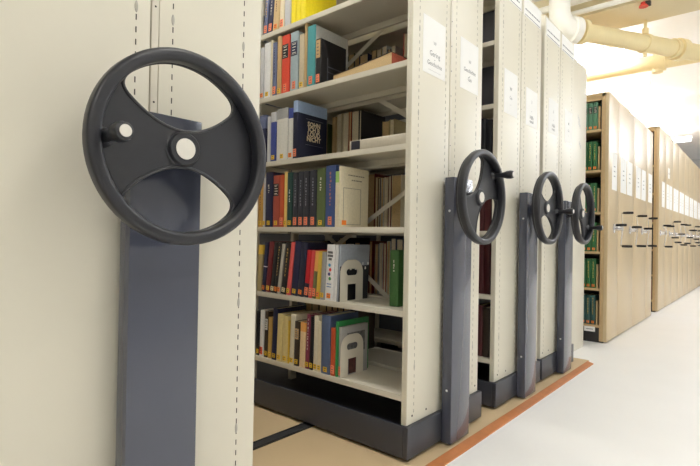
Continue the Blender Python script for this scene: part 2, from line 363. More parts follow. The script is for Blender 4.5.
# ------------------------------------------------------------------ mobile shelving units
H = 2.20; ZB = 0.145; L = 1.86; HD = 0.2915
SHELF_Z = [0.253, 0.573, 0.893, 1.213, 1.533, 1.853, 2.165]
WZ = 1.022
def make_unit(outer_slots=True, slot=None):
    slot = slot or SLOTL
    u = empty('mobile_shelving_unit')
    # carriage: a tray-like skirt with a bevelled rim
    b = MB()
    b.box(-0.002, 0.02, -0.306, 0.306, 0.026, ZB, SLATEB, 0.003)
    b.box(-L, -0.002, -0.306, -0.292, 0.026, ZB, SLATEB, 0.002)
    b.box(-L, -0.002, 0.292, 0.306, 0.026, ZB, SLATEB, 0.002)
    b.box(-L - 0.02, -L, -0.306, 0.306, 0.026, ZB, SLATEB, 0.003)
    b.box(-L, -0.002, -0.292, 0.292, 0.05, 0.07, SLATEB)
    b.build('carriage_base', u)
    for wx in (-0.515, -1.60):
        for wy in (-0.2, 0.2):
            MB().cyl((wx - 0.012, wy, DZ + 0.0035 + 0.02), (wx + 0.012, wy, DZ + 0.0035 + 0.02), 0.02, RUBBER, 18).build('wheel', u)
    # two end panels with slotted margins
    for s in (-1, 1):
        y0, y1 = (-HD, -0.0102) if s < 0 else (0.0102, HD)
        p = MB(); p.box(-0.012, 0.004, y0, y1, ZB, H, CREAM, 0.0025)
        for yl in ((-0.245, -0.042) if s < 0 else (0.042, 0.236)):
            if yl == -0.245 and not outer_slots: continue
            z = ZB + 0.04; k = 0
            while z < H - 0.10:
                p.box(0.0036, 0.0044, yl - 0.0013, yl + 0.0013, z, z + 0.0125, slot); z += 0.0267; k += 1
            for zc in (0.36, 0.68, 1.0, 1.335, 1.66, 1.95):
                M = Matrix.Translation((0.004, yl, zc)) @ Matrix.Diagonal((1, 0.30, 1, 1)) @ Matrix.Rotation(math.pi / 2, 4, 'Y')
                p.lathe([(0.013, 0), (0.011, 0.0008), (0, 0.001)], GREYM, M, 14)
        p.build('end_panel', u)
    # seam strip with screws
    st = MB().box(-0.0118, 0.0055, -0.0078, 0.0078, ZB, H, SHELFM, 0.001)
    st.box(-0.0119, -0.009, -0.012, 0.012, ZB, H, DARK)
    z = 0.3
    while z < H - 0.05:
        st.lathe([(0.0024, 0), (0.0018, 0.001), (0, 0.001)], DARK, Matrix.Translation((0.0055, 0, z)) @ Matrix.Rotation(math.pi / 2, 4, 'Y'), 8); z += 0.105
    st.build('seam_strip', u)
    # upright posts: aisle end, bay middle, far end
    def post(x0, x1, y0, y1): MB().box(x0, x1, y0, y1, ZB - 0.08, H, CREAM, 0.0015).build('upright', u)
    post(-0.022, -0.012, -HD + 0.001, -HD + 0.05); post(-0.030, -0.014, HD - 0.05, HD + 0.013)
    MB().box(-0.0135, -0.004, HD, HD + 0.003, ZB, H, DARK).build('edge_shadow_strip', u)  # dark strip standing in for the shadow gap at the panel edge
    post(-0.030, -0.012, -0.02, 0.02)
    for x in (-0.94, -L + 0.012):
        post(x - 0.018, x + 0.004, -HD + 0.001, -HD + 0.04); post(x - 0.018, x + 0.004, HD - 0.04, HD - 0.001); post(x - 0.018, x + 0.004, -0.02, 0.02)
    # shelves, two rows back to back
    for z in SHELF_Z:
        for s in (-1, 1):
            for xa, xb in ((-0.934, -0.0225), (-L + 0.02, -0.96)):
                sh = MB()
                ya, yb = sorted((s * (HD - 0.004), s * 0.025))
                sh.box(xa, xb, ya, yb, z - 0.003, z, SHELFM)
                yf = s * (HD - 0.004); g0, g1 = sorted((yf, yf - s * 0.016))
                sh.box(xa, xb, g0, g1, z - 0.023, z + 0.0005, SHELFM, 0.0015)
                g0, g1 = sorted((s * 0.025, s * 0.040))
                sh.box(xa, xb, g0, g1, z - 0.030, z - 0.002, SHELFM, 0.001)
                sh.build('shelf', u)
    # diagonal sway braces in the middle plane
    for (xa, za, xb, zb) in ((-0.93, 1.52, -0.04, 2.01), (-0.93, 1.85, -0.04, 1.295), (-0.93, 0.63, -0.04, 1.165), (-0.93, 1.02, -0.04, 0.385)):
        dx, dz = xb - xa, zb - za; l = math.hypot(dx, dz); nx, nz = -dz / l * 0.011, dx / l * 0.011
        MB().prism([(xa + nx, za + nz), (xb + nx, zb + nz), (xb - nx, zb - nz), (xa - nx, za - nz)], 'y', -0.002, 0.001, SHELFM).build('sway_brace', u)
    # top cover
    MB().box(-L, -0.012, -HD, HD, H - 0.012, H, CREAM, 0.002).build('top_cover', u)
    # drive column
    c = MB().box(0.0205, 0.064, -0.074, 0.084, 0.021, 1.103, SLATE, 0.003)
    c.build('drive_column', u)
    for z in (0.235, 0.965):
        MB().lathe([(0, 0), (0.005, 0), (0.004, 0.0015), (0, 0.0018)], SCREW, Matrix.Translation((0.043, -0.074, z)) @ Matrix.Rotation(math.pi / 2, 4, 'X'), 14).build('screw', u)
    for y, z in ((-0.255, 0.175), (-0.155, 0.175), (0.16, 0.175), (0.265, 0.175)):
        MB().lathe([(0, 0), (0.0045, 0), (0.004, 0.001), (0, 0.001)], DARK, Matrix.Translation((0.004, y, z)) @ Matrix.Rotation(math.pi / 2, 4, 'Y'), 10).build('bolt', u)
    return u

def wheel_mesh():
    R = 0.192; w = MB()
    A = Matrix.Rotation(math.pi / 2, 4, 'Y')          # lathe axis along +X
    # rim: rounded section, deeper than it is wide
    sec = []
    cx, hz, hr, rr = R - 0.0125, 0.016, 0.0125, 0.0085
    for (sx, sz) in ((1, 1), (-1, 1), (-1, -1), (1, -1)):
        a0 = {(1, 1): 0, (-1, 1): 90, (-1, -1): 180, (1, -1): 270}[(sx, sz)]
        for k in range(5):
            t = math.radians(a0 + 90 * k / 4)
            sec.append((cx + sx * (hr - rr) + rr * math.cos(t), sz * (hz - rr) + rr * math.sin(t)))
    w.lathe(sec, BLACKP, A, 72, closed=True)
    # two-armed web, narrow at the hub and wide at the rim
    Ri = R - 0.023; a0 = math.radians(39); xe = Ri * math.cos(a0); h0 = 0.036; hb = (Ri * math.sin(a0) - h0) / (xe * xe)
    def hole(sg):
        low = [(x, h0 + hb * x * x) for x in [-xe + 2 * xe * k / 40 for k in range(41)]]
        arc = [(Ri * math.cos(t), Ri * math.sin(t)) for t in [a0 + (math.pi - 2 * a0) * k / 40 for k in range(1, 40)]]
        def fillet(A, B, cor, n=7):      # A ends before the corner, B starts after it
            return [((1 - t) ** 2 * A[0] + 2 * t * (1 - t) * cor[0] + t * t * B[0], (1 - t) ** 2 * A[1] + 2 * t * (1 - t) * cor[1] + t * t * B[1]) for t in [k / n for k in range(1, n)]]
        c1, c2 = low[-1], low[0]
        lw, ar = low[3:-3], arc[3:-3]
        lp = lw + fillet(lw[-1], ar[0], c1) + ar + fillet(ar[-1], lw[0], c2)
        return [(sg * x, sg * y) for x, y in lp]
    ring = [((R - 0.012) * math.cos(2 * math.pi * k / 72), (R - 0.012) * math.sin(2 * math.pi * k / 72)) for k in range(72)]
    holes = [hole(1), hole(-1)]
    w.plate(ring, holes, 'x', -0.027, -0.015, BLACKP)
    for hl in holes:
        w.tube([(-0.0155, x, y) for x, y in hl + hl[:2]], 0.0035, BLACKP, 8)
    # hub boss and stub shaft
    w.lathe([(0.037, -0.020), (0.037, -0.015), (0.0345, -0.013), (0.0335, -0.008), (0.031, -0.005), (0, -0.005)], BLACKP, A, 36)
    w.lathe([(0.024, -0.022), (0.022, -0.086), (0, -0.086)], BLACKP, A, 24)
    return w
def knob_mesh():
    A = Matrix.Rotation(math.pi / 2, 4, 'Y'); k = MB()
    k.lathe([(0.019, 0.000), (0.018, 0.005), (0.0115, 0.012), (0.0100, 0.035), (0.0125, 0.052), (0.0165, 0.065), (0.0175, 0.080), (0.0155, 0.089), (0.0115, 0.092), (0, 0.092)], BLACKP, A, 26)
    k.lathe([(0.0105, 0.092), (0.0095, 0.0935), (0, 0.0938)], CAPM, A, 22)
    return k
def add_wheel(u, ang):
    w = wheel_mesh().build('handwheel', u, (0.150, 0.006, WZ))
    w.rotation_euler = (ang, 0, 0)
    MB().lathe([(0.0212, -0.005), (0.0205, -0.0035), (0, -0.003)], CAPM, Matrix.Rotation(math.pi / 2, 4, 'Y'), 28).build('hub_cap', w)
    knob_mesh().build('knob', w, (-0.016, 0.156, 0))
    return w

nearest = make_unit(False, DARK)
proto = make_unit()
CENT = [-0.985, 0.3155, 1.082, 1.722]
UL = ['nearest cream mobile shelving unit, its end panel and largest handwheel filling the left side',
      'cream mobile shelving unit showing five full shelves of books, behind the nearest unit',
      'cream mobile shelving unit next past the book-filled one, dark gap between them',
      'cream mobile shelving unit touching the one before it, last with a black handwheel']
ANG = [180.5, 40, -4, -33]
units = [nearest, proto] + [dup(proto, (0, 0, 0)) for _ in range(2)]
for u, cy, lab, an in zip(units, CENT, UL, ANG):
    u.location = (0, cy, 0)
    tag(u, lab, 'shelving unit', 'cream mobile shelving units with handwheels')
    wl = add_wheel(u, math.radians(an))
    if u is nearest: wl.location.y -= 0.008
    sh_ = {1: 0.010, 2: 0.026, 3: 0.022}.get(units.index(u), 0.0)
    for ch in kids(u):
        if ch.name.split('.')[0] in ('handwheel', 'drive_column', 'screw'): ch.location.y += sh_

for u in units[2:]:
    bs = MB().box(-0.934, -0.04, -0.004, -0.0025, 0.17, 2.16, mat('grey_light_block_sheet', (98, 102, 114), 0.5))
    bs.build('light_block_back_sheet', u)  # grey sheet added in the middle plane to stop light coming through
for u in units[1:]:
    MB().box(-L + 0.02, -0.965, -0.004, -0.0025, 0.17, 2.16, mat('grey_light_block_sheet', (98, 102, 114), 0.5)).build('light_block_back_sheet', u)  # unseen sheets added in the second bays to block light from behind
def paper(u, y0, y1, z0, z1, lines, lab=None, x=0.0046):
    p = MB().box(x, x + 0.0006, y0, y1, z0, z1, WHITEP)
    for t, fy, fz, size, m in lines:
        p.text(t, size, m, wall_text(y0 + (y1 - y0) * fy, z0 + (z1 - z0) * fz, x + 0.0006))
    o = p.build('paper_sheet', u)
    if lab: o['label'] = lab
    return o
big = [('W', .52, .55, .020, FAINT), ('Gering', .52, .34, .029, PRINT), ('-', .52, .26, .024, PRINT), ('Geschichte', .52, .165, .025, PRINT), ('____________', .52, .085, .016, FAINT)]
med = [('W', .52, .56, .022, FAINT), ('Geschichte', .52, .37, .025, PRINT), ('-', .52, .28, .022, PRINT), ('Gu', .52, .20, .028, PRINT)]
sm1 = [('W', .5, .56, .026, PRINT), ('Gu', .5, .36, .026, FAINT), ('-', .5, .2, .03, FAINT)]
sm2 = [('I', .5, .62, .03, FAINT), ('-', .5, .38, .03, FAINT), ('Hilfs', .5, .2, .030, PRINT), ('mittel', .5, .1, .024, PRINT)]
# y given relative to each unit's middle
paper(units[1], -0.222, -0.052, 1.503, 1.728, big, 'white printed sheet on the left end panel')
paper(units[1], 0.078, 0.248, 1.513, 1.735, med, 'white printed sheet on the right end panel')
paper(units[2], -0.226, -0.058, 1.500, 1.725, sm1, 'white printed sheet on the left end panel')
paper(units[2], 0.066, 0.236, 1.492, 1.700, sm2, 'white printed sheet on the right end panel')
paper(units[3], -0.214, -0.034, 1.514, 1.722, sm2, 'white printed sheet on the left end panel')
paper(units[3], 0.098, 0.256, 1.502, 1.720, sm1, 'white printed sheet on the right end panel')
# header cards along the top of the further units
for u in units[2:]:
    for a, b in ((-0.272, -0.016), (0.018, 0.272)):
        h = MB().box(0.0046, 0.0054, a, b, 2.085, 2.19, WHITEP)
        h.box(0.0054, 0.0056, a + 0.015, b - 0.015, 2.0905, 2.0945, PRINT)
        yy = a + 0.02
        while yy < b - 0.03:
            ww = random.uniform(0.012, 0.03)
            h.box(0.0054, 0.0056, yy, min(yy + ww, b - 0.02), 2.119, 2.127, PRINT); yy += ww + 0.006
        h.build('header_card', u)

# ------------------------------------------------------------------ books
def cover_mesh(w, h, d, body, segs, board=0.0022, soft=False):
    """U-shaped case: two boards and a slightly rounded spine; local x from -w to 0, spine at y=0, standing on z=0"""
    t = min(board, w * 0.16); rd = min(0.005, w * 0.25)
    out = [(-w, d), (-w, rd)] + [(-w + rd - rd * math.cos(a), rd - rd * math.sin(a)) for a in (math.radians(30), math.radians(65))] + [(-w + rd, -0.0004)]
    out += [(-rd, -0.0004)] + [(-rd + rd * math.sin(a), rd - rd * math.cos(a)) for a in (math.radians(25), math.radians(60))] + [(0, rd), (0, d)]
    inn = [(-t, d), (-t, rd + t), (-w + t, rd + t), (-w + t, d)]
    m = MB()
    for z0, z1, mt in segs: m.prism(out + inn, 'z', z0, z1, mt)
    return m, t, rd
SHN = {'B': 'topmost visible shelf', 'C': 'second shelf from top', 'D': 'third shelf from top', 'E': 'fourth shelf from top', 'F': 'fifth shelf from top', 'G': 'bottom shelf'}
def book(x1, w, h, d, col, sticker='', o={}, pages=PAGES):
    body = cloth(col, 0.35 if col in ('charcoal', 'white') else 0.5)
    segs = [(0, h, body)]
    if 'topband' in o: segs = [(0, h * 0.80, body), (h * 0.80, h, cloth(o['topband']))]
    if 'bottomband' in o: segs = [(0, h * 0.30, cloth(o['bottomband'])), (h * 0.30, h, body)]
    if 'bottomhalf' in o: segs = [(0, h * 0.58, cloth(o['bottomhalf'])), (h * 0.58, h, body)]
    if 'ring' in o: segs = [(0, h * 0.50, body), (h * 0.50, h * 0.52, cloth('white')), (h * 0.52, h, body)]
    if 'half' in o: segs = [(0, h * 0.72, body), (h * 0.72, h, cloth(o['half']))]
    cm, t, rd = cover_mesh(w, h, d, body, segs)
    b = cm.build('book', None, x1)
    MB().box(-w + t, -t, rd + t, d - 0.003, 0.003, h - 0.003, pages).build('page_block', b)
    ww = w * 0.40; xm = -w / 2; yF = -0.0004
    if sticker:
        big_ = sticker in ('salmon', 'redorange')
        sh = (0.036 if big_ else 0.021)
        sw = min(ww, 0.011)
        s = MB().box(xm - sw, xm + sw, yF - 0.0005, yF, 0.010, 0.010 + sh, STK[sticker])
        nb = 3 if big_ else 2
        for k in range(nb):
            zc = 0.010 + sh * (k + 0.7) / (nb + 0.4)
            s.box(xm - sw * 0.55, xm + sw * (0.5 if k % 2 else 0.2), yF - 0.0008, yF - 0.0005, zc - 0.0016, zc + 0.0016, INK)
        s.build('spine_label', b)
    if 'panel' in o:
        pm = cloth(o['panel']); z0, z1 = (0.58 * h, 0.97 * h) if 'panelbig' in o else ((0.60 * h, 0.84 * h))
        p = MB().box(xm - w * 0.40, xm + w * 0.40, yF - 0.0006, yF, z0, z1, pm)
        lm = mat('gilt', BAR['pale'], 0.5)
        if 'panelbig' not in o:
            p.box(xm - w * 0.30, xm + w * 0.30, yF - 0.0009, yF - 0.0006, z0 + 0.006, z0 + 0.0075, lm).box(xm - w * 0.30, xm + w * 0.30, yF - 0.0009, yF - 0.0006, z1 - 0.0075, z1 - 0.006, lm)
        for k in range(4):
            zc = z0 + (z1 - z0) * (k + 1) / 5
            p.box(xm - w * 0.22, xm + w * random.uniform(0.05, 0.25), yF - 0.0009, yF - 0.0006, zc - 0.002, zc + 0.002, lm if o['panel'] in ('black', 'navy') else INK)
        p.build('title_panel', b)
    if 'bars' in o:
        k = o['bars']; col_ = {'palesmall': 'pale', 'white2': 'white', 'greysmall': 'grey'}.get(k, k)
        bm_ = mat('title_' + col_, BAR[col_], 0.5); p = MB()
        z0, z1 = {'palesmall': (0.62, 0.80), 'white2': (0.46, 0.68), 'greysmall': (0.38, 0.85)}.get(k, (0.35, 0.9))
        z = z0 * h
        while z < z1 * h:
            dz = random.uniform(0.004, 0.012); a = random.uniform(0.04, 0.12) * w
            p.box(xm - a, xm + random.uniform(0.03, 0.12) * w, yF - 0.0004, yF, z, z + dz, bm_); z += dz + random.uniform(0.003, 0.008)
        p.build('spine_title', b)
    if 'dots' in o:
        p = MB(); z = h * 0.86
        for wd in (0.30, 0.34, 0.20):
            p.box(xm - w * wd, xm + w * wd, yF - 0.0004, yF, z - 0.005, z + 0.005, INK); z -= 0.0145
        z -= 0.012
        for k, cc in enumerate([(40, 150, 200), (214, 60, 60), (70, 60, 120), (60, 150, 80)]):
            p.lathe([(0, 0), (0.0075, 0), (0, 0.0004)], mat('dot_%d' % k, cc, 0.6), Matrix.Translation((xm + (0.003 if k % 2 else -0.002), yF, z)) @ Matrix.Rotation(math.pi / 2, 4, 'X'), 14); z -= 0.0195
        z -= 0.006
        for k in range(2):
            p.box(xm - w * 0.28, xm + w * 0.26, yF - 0.0004, yF, z, z + 0.004, mat('title_blue', (110, 140, 190), 0.6)); z -= 0.012
        p.build('spine_title', b)
    # front covers seen from the side
    if 'cover' in o:
        MB().box(0, 0.0006, rd + 0.001, d, 0, h, cloth(o['cover'], 0.4)).build('cover_panel', b)
    def ctext(p, txt, size, m, y, z):
        p.text(txt, size, m, wall_text(y, z, 0.0007), 0.0002, bold=0.0011)
    if 'coverwords' in o:
        p = MB(); cw = mat('cover_lettering', (222, 206, 176), 0.5)
        for k, t_ in enumerate(('SOHN', 'ICH B', 'LOUD', 'NICHT')): ctext(p, t_, 0.031, cw, d * 0.55, h * 0.60 - k * 0.0235)
        p.box(0, 0.0008, d * 0.28, d * 0.86, h * 0.27, h * 0.275, mat('title_grey', BAR['grey'], 0.5))
        p.box(0, 0.0008, d * 0.28, d * 0.86, h * 0.72, h * 0.725, mat('title_grey', BAR['grey'], 0.5))
        p.build('cover_print', b)
    if 'coverprint' in o:
        p = MB(); gm = mat('grey_print', (150, 142, 122), 0.7)
        for k, (a, c_) in enumerate(((0.26, 0.84), (0.38, 0.76))):
            y = a * d
            while y < c_ * d:
                q = random.uniform(0.008, 0.02); p.box(0, 0.0005, y, min(y + q, c_ * d), h * (0.86 - 0.08 * k), h * (0.86 - 0.08 * k) + 0.005, gm); y += q + 0.003
        for (ya, yb, za, zb) in ((0.10, 0.72, 0.60, 0.608), (0.10, 0.115, 0.0, 0.60), (0.705, 0.72, 0.0, 0.60), (0.10, 0.72, 0.0, 0.008)):
            p.box(0, 0.0005, ya * d, yb * d, za * h + 0.012, zb * h + 0.012, gm)
        p.build('cover_print', b)
        MB().box(0, 0.0008, 0.012, 0.040, 0.010, 0.030, STK['orange']).build('cover_label', b)
    if 'coverbottom' in o:
        p = MB().box(0, 0.0006, rd, d, 0, h * 0.62, cloth(o['coverbottom'], 0.4))
        y = 0.25 * d
        for k in range(9):
            p.box(0.0006, 0.0008, y, y + random.uniform(0.006, 0.016), h * 0.63 - 0.02 * (k % 2), h * 0.63 - 0.02 * (k % 2) + 0.012, WHITEP); y += 0.017
        p.build('cover_panel', b)
        MB().box(0.0006, 0.0012, 0.24 * d, 0.52 * d, h * 0.62, h * 0.73, mat('yellow_tag', (232, 204, 90), 0.6)).build('yellow_tag', b)
    if 'coverband' in o: pass
    if 'coverpic' in o:
        p = MB(); g1 = mat('cover_photo', (96, 96, 96), 0.5, 0.5, 60)
        p.box(0, 0.0005, 0.04, d - 0.02, h * 0.45, h * 0.86, g1)
        ctext(p, 'A Novel', 0.020, INK, d * 0.5, h * 0.62) if False else None
        p.box(0, 0.0007, 0.07, d - 0.06, h * 0.60, h * 0.66, INK)
        p.box(0, 0.0006, 0.05, d - 0.04, h * 0.03, h * 0.40, mat('cover_photo_red', (70, 34, 34), 0.5, 0.6, 50))
        p.build('cover_print', b)
    if 'emblem' in o:
        gm = mat('dim_emblem', (72, 74, 82), 0.5); p = MB()
        for (ya, yb, za, zb) in ((0.25, 0.28, 0.12, 0.62), (0.25, 0.85, 0.30, 0.325), (0.25, 0.85, 0.42, 0.445), (0.80, 0.83, 0.12, 0.45)):
            p.box(0, 0.0005, ya * d, yb * d, za * h, zb * h, gm)
        p.build('cover_print', b)
    if 'marks' in o:
        p = MB(); bm2 = mat('title_brown', BAR['brown'], 0.5)
        for k in range(4): p.box(0, 0.0004, 0.03 + 0.03 * k, 0.034 + 0.03 * k, 0.012, 0.02, bm2)
        p.build('cover_print', b)
    return b

YF0 = 0.032
def short_label(desc, shelf, prev):
    cand = ['%s on %s, right of %s' % (desc, shelf, prev) if prev else '%s, leftmost on %s' % (desc, shelf), '%s on the %s' % (desc, shelf)]
    for s in cand:
        if len(s.split()) <= 16: return s
    return cand[-1]
for k, rows in BOOKS.items():
    prev = None
    for (x0, x1, h, d, col, st, o, desc, short) in rows:
        a = math.radians(o.get('lean', 0))
        w = max(0.0035, (x1 - x0) * math.cos(a) - 0.0006)
        b = book((x1, YF0 + random.uniform(0, 0.006), SHELF_Z[['G', 'F', 'E', 'D', 'C', 'B'].index(k)]), w, h, d, col, st, o)
        b.rotation_euler = (0, a, 0)
        tag(b, short_label(desc, SHN[k], prev), 'book', 'books on the %s of the open shelving unit' % SHN[k])
        prev = short

# books of the opposite side, seen through the shelves with their page edges outward
ORD = ['first', 'second', 'third', 'fourth', 'fifth', 'sixth', 'seventh', 'eighth']
for k, rows in BACK_BOOKS.items():
    for i, (x0, x1, h, col) in enumerate(rows):
        w = x1 - x0 - 0.001
        z = SHELF_Z[['G', 'F', 'E', 'D', 'C', 'B'].index(k)]
        b = book((x0, 0.590, z), w, min(h, 0.287), 0.205, col, '', {}, PAGES if i % 3 else PAGESD)
        b.rotation_euler = (0, 0, math.pi)
        n = {'greywhite': 'grey-white', 'darkred': 'dark red', 'olivetan': 'olive-tan', 'palegrey': 'pale grey', 'midgrey': 'mid-grey', 'slateblue': 'slate-blue'}.get(col, col)
        tag(b, '%s book seen through the %s, %s from left in back row' % (n, SHN[k].replace(' from top', ''), ORD[i]), 'book', 'back-row books seen through the %s' % SHN[k])

# fill books for the rest of the back row, added to block light
for k, xs in (('C', -0.50), ('D', -0.76), ('E', -0.52), ('F', -0.455), ('G', -0.58)):
    x = -0.925; i = 0
    z = SHELF_Z[['G', 'F', 'E', 'D', 'C', 'B'].index(k)]
    while x < xs - 0.02:
        w = min(random.uniform(0.035, 0.06), xs - x)
        cc = random.choice(('navy', 'ink', 'umber', 'darkred', 'charcoal', 'olive', 'bottle'))
        b = book((x, 0.590, z), w - 0.002, random.uniform(0.235, 0.275), 0.205, cc, '', {}, PAGESD)
        b.rotation_euler = (0, 0, math.pi)
        n = {'darkred': 'dark red', 'umber': 'brown', 'ink': 'black', 'bottle': 'dark green'}.get(cc, cc)
        tag(b, '%s book added behind the front row of %s, %s from left' % (n, SHN[k].replace(' from top', ''), (ORD + ['ninth', 'tenth', 'eleventh', 'twelfth', 'thirteenth', 'fourteenth'])[i]), 'book', 'added back-row books behind the %s' % SHN[k])
        x += w; i += 1

# a green book standing by itself near the aisle end of the fifth shelf
b = book((-0.102, 0.105, 0.573), 0.044, 0.228, 0.17, 'leaf', '', {'bars': 'palesmall'})
tag(b, 'green book standing alone at the right end of the fifth shelf from top', 'book')
b = book((-0.066, 0.12, 0.573), 0.034, 0.245, 0.17, 'sand', '', {}) if False else None
# grey clothbound book lying flat, spine outward, on the third shelf
b = book((-0.012, 0.036, 1.213 + 0.043), 0.0425, 0.300, 0.21, 'ecru', '', {})
b.rotation_euler = (0, -math.pi / 2, 0)
MB().box(-0.0425 * 0.92, -0.0425 * 0.08, -0.0011, -0.0004, 0.245, 0.292, cloth('charcoal')).build('title_panel', b)
tag(b, 'grey clothbound book with dark title panel lying flat on third shelf from top', 'book')
# thick old book lying flat with its page edges outward on the second shelf
q = empty('book', (-0.11, 0.045, 1.533), (0, 0, math.radians(-3)))
def lying(zc, t, m, name, y0=0.0, y1=0.185, xa=-0.330, xb=0.0, sag=0.0):
    mb = MB(); n = 10
    top = [(xa + (xb - xa) * i / n, zc + t + sag * (i / n) ** 1.4) for i in range(n + 1)]
    bot = [(xa + (xb - xa) * i / n, zc + sag * (i / n) ** 1.4 * (0 if zc < 0.01 else 1.0)) for i in range(n, -1, -1)]
    return mb.prism(top + bot, 'y', y0, y1, m).build(name, q)
lying(0.0, 0.004, cloth('ink'), 'cover', -0.004, 0.19, -0.325, -0.02)
lying(0.0042, 0.028, PAGESD, 'page_block', sag=0.022)
lying(0.0325, 0.003, cloth('umber'), 'cover', -0.002, 0.19, sag=0.022)
MB().box(0.0002, 0.0012, 0.002, 0.183, 0.006, 0.053, mat('red_page_edge', (172, 88, 70), 0.7, 0.1, 120)).build('page_edge', q)
q['label'] = ''
tag(q, 'thick worn book lying flat with tan page edges outward on second shelf from top', 'book')
# a red book at the right end of the same shelf belongs to the back row (see table)

# bookends: arched steel plates with a slot and a window, on a foot plate
def bookend(x, z, lab):
    e = empty('bookend', (x, 0.030, z))
    D_, Hh = 0.150, 0.178
    R_ = 0.055
    outer = [(0.0, 0.0), (D_, 0.0), (D_, Hh - R_)]
    outer += [(D_ - R_ + R_ * math.cos(t), Hh - R_ + R_ * math.sin(t)) for t in [math.radians(90 * k / 8) for k in range(1, 9)]]
    outer += [(R_ + R_ * math.cos(t), Hh - R_ + R_ * math.sin(t)) for t in [math.radians(90 + 90 * k / 8) for k in range(0, 9)]]
    hs = 0.014
    slot = [(D_ / 2 + 0.022 + hs * math.cos(t), Hh - 0.052 + hs * math.sin(t)) for t in [math.radians(-90 + 180 * k / 8) for k in range(9)]]
    slot += [(D_ / 2 - 0.022 + hs * math.cos(t), Hh - 0.052 + hs * math.sin(t)) for t in [math.radians(90 + 180 * k / 8) for k in range(9)]]
    win = [(D_ / 2 - 0.028, 0.004), (D_ / 2 + 0.028, 0.004), (D_ / 2 + 0.028, 0.074), (D_ / 2 - 0.028, 0.074)]
    mb = MB().plate(outer, [slot, win], 'x', 0.0, 0.002, SHELFM)
    mb.build('upright_plate', e)
    f = [(0.002, 0.0), (0.060, 0.010), (0.085, 0.04), (0.090, 0.075), (0.085, 0.11), (0.060, 0.14), (0.002, D_)]
    MB().prism(f, 'z', 0.0, 0.0016, SHELFM).build('foot_plate', e)
    tag(e, lab, 'bookend', 'white arched bookends')
bookend(-0.3395, 0.2531, 'white arched steel bookend on the bottom shelf, its foot plate showing')
bookend(-0.349, 0.5731, 'white arched steel bookend on the fifth shelf, against grey and black book')

# dark books glimpsed in the gap before the third unit
yb = CENT[2] - HD + 0.03
for k, (z, cols) in enumerate(((0.253, ('umber', 'maroon')), (0.573, ('maroon', 'maroon')), (0.893, ('maroon', 'maroon')), (1.213, ('ink', 'ink')))):
    x = -0.042
    for j, cc in enumerate(cols):
        b = book((x, yb, z), 0.034, 0.25 + 0.01 * (j % 2), 0.19, cc, '', {})
        tag(b, '%s book in the dark gap, %s from its open end, %s level up' % ({'umber': 'brown', 'maroon': 'dark maroon', 'ink': 'black'}[cc], ORD[j], ORD[k]), 'book', 'books in the gap between two mobile units')
        x -= 0.036

# ------------------------------------------------------------------ white fixed unit past the last mobile one
fx = empty('fixed_shelving_unit', (0, 2.385, 0))
f = MB().box(-0.118, -0.1, -0.32, 0.318, 0.0, 2.24, CREAM, 0.002)
for z, y in ((1.80, 0.09), (1.755, 0.11), (1.60, 0.13)):
    for k in range(3): f.box(-0.1, -0.0996, y + 0.018 * k, y + 0.018 * k + 0.006, z - 0.012 * k, z - 0.012 * k + 0.03, FAINT)
f.build('end_panel', fx)
MB().box(-1.9, -0.118, 0.300, 0.318, 0.0, 2.24, CREAM).build('back_panel', fx)
MB().box(-1.9, -0.118, -0.31, 0.300, 2.225, 2.24, CREAM).build('top_cover', fx)
MB().box(-1.9, -0.118, -0.30, 0.300, 0.0, 0.10, CREAM).build('base', fx)
for z in (0.573, 0.893, 1.213, 1.533, 1.853):
    MB().box(-1.9, -0.118, -0.30, 0.299, z - 0.02, z, SHELFM).build('shelf', fx)
tag(fx, 'plain white shelving unit end without handwheel, between last handwheel unit and tan units', 'shelving unit')

# ------------------------------------------------------------------ tan compact shelving beyond
TX = 0.012
TZ1 = [0.145, 0.455, 0.765, 1.10, 1.455, 1.80]
def crank():
    """three bent chrome arms with black grips on a hub, standing off the panel along +X"""
    c = MB(); A = Matrix.Rotation(math.pi / 2, 4, 'Y')
    c.lathe([(0.040, 0), (0.040, 0.006), (0.024, 0.012), (0.020, 0.05), (0.024, 0.055), (0.024, 0.070), (0, 0.074)], CHROME, A, 20)
    return c
def crank_parts(parent, y, z, turn=0):
    h = crank().build('crank_handle', parent, (TX, y, z))
    for a in (62, 178, 298):
        t = math.radians(a + turn); cy, sz = math.cos(t), math.sin(t); R = 0.165
        MB().tube([(0.060, 0.015 * cy, 0.015 * sz), (0.060, 0.05 * cy, 0.05 * sz), (0.044, (R - 0.02) * cy, (R - 0.02) * sz), (0.044, R * cy, R * sz), (0.056, R * cy, R * sz), (0.125, R * cy, R * sz)], 0.0045, CHROME, 8).build('arm', h)
        MB().lathe([(0.0, 0.050), (0.010, 0.052), (0.0115, 0.09), (0.010, 0.130), (0, 0.132)], RUBBER, Matrix.Translation((0, R * cy, R * sz)) @ Matrix.Rotation(math.pi / 2, 4, 'Y'), 12).build('grip', h)
def label_sheet(parent, y0, y1, z0, z1):
    p = MB().box(TX, TX + 0.001, y0, y1, z0, z1, WHITEP)
    ym = (y0 + y1) / 2
    for k in range(3):
        zz = z0 + (z1 - z0) * (0.36 + 0.13 * k)
        p.box(TX + 0.001, TX + 0.0013, ym - 0.03, ym + 0.025, zz, zz + 0.009, FAINT)
    p.build('paper_sheet', parent)
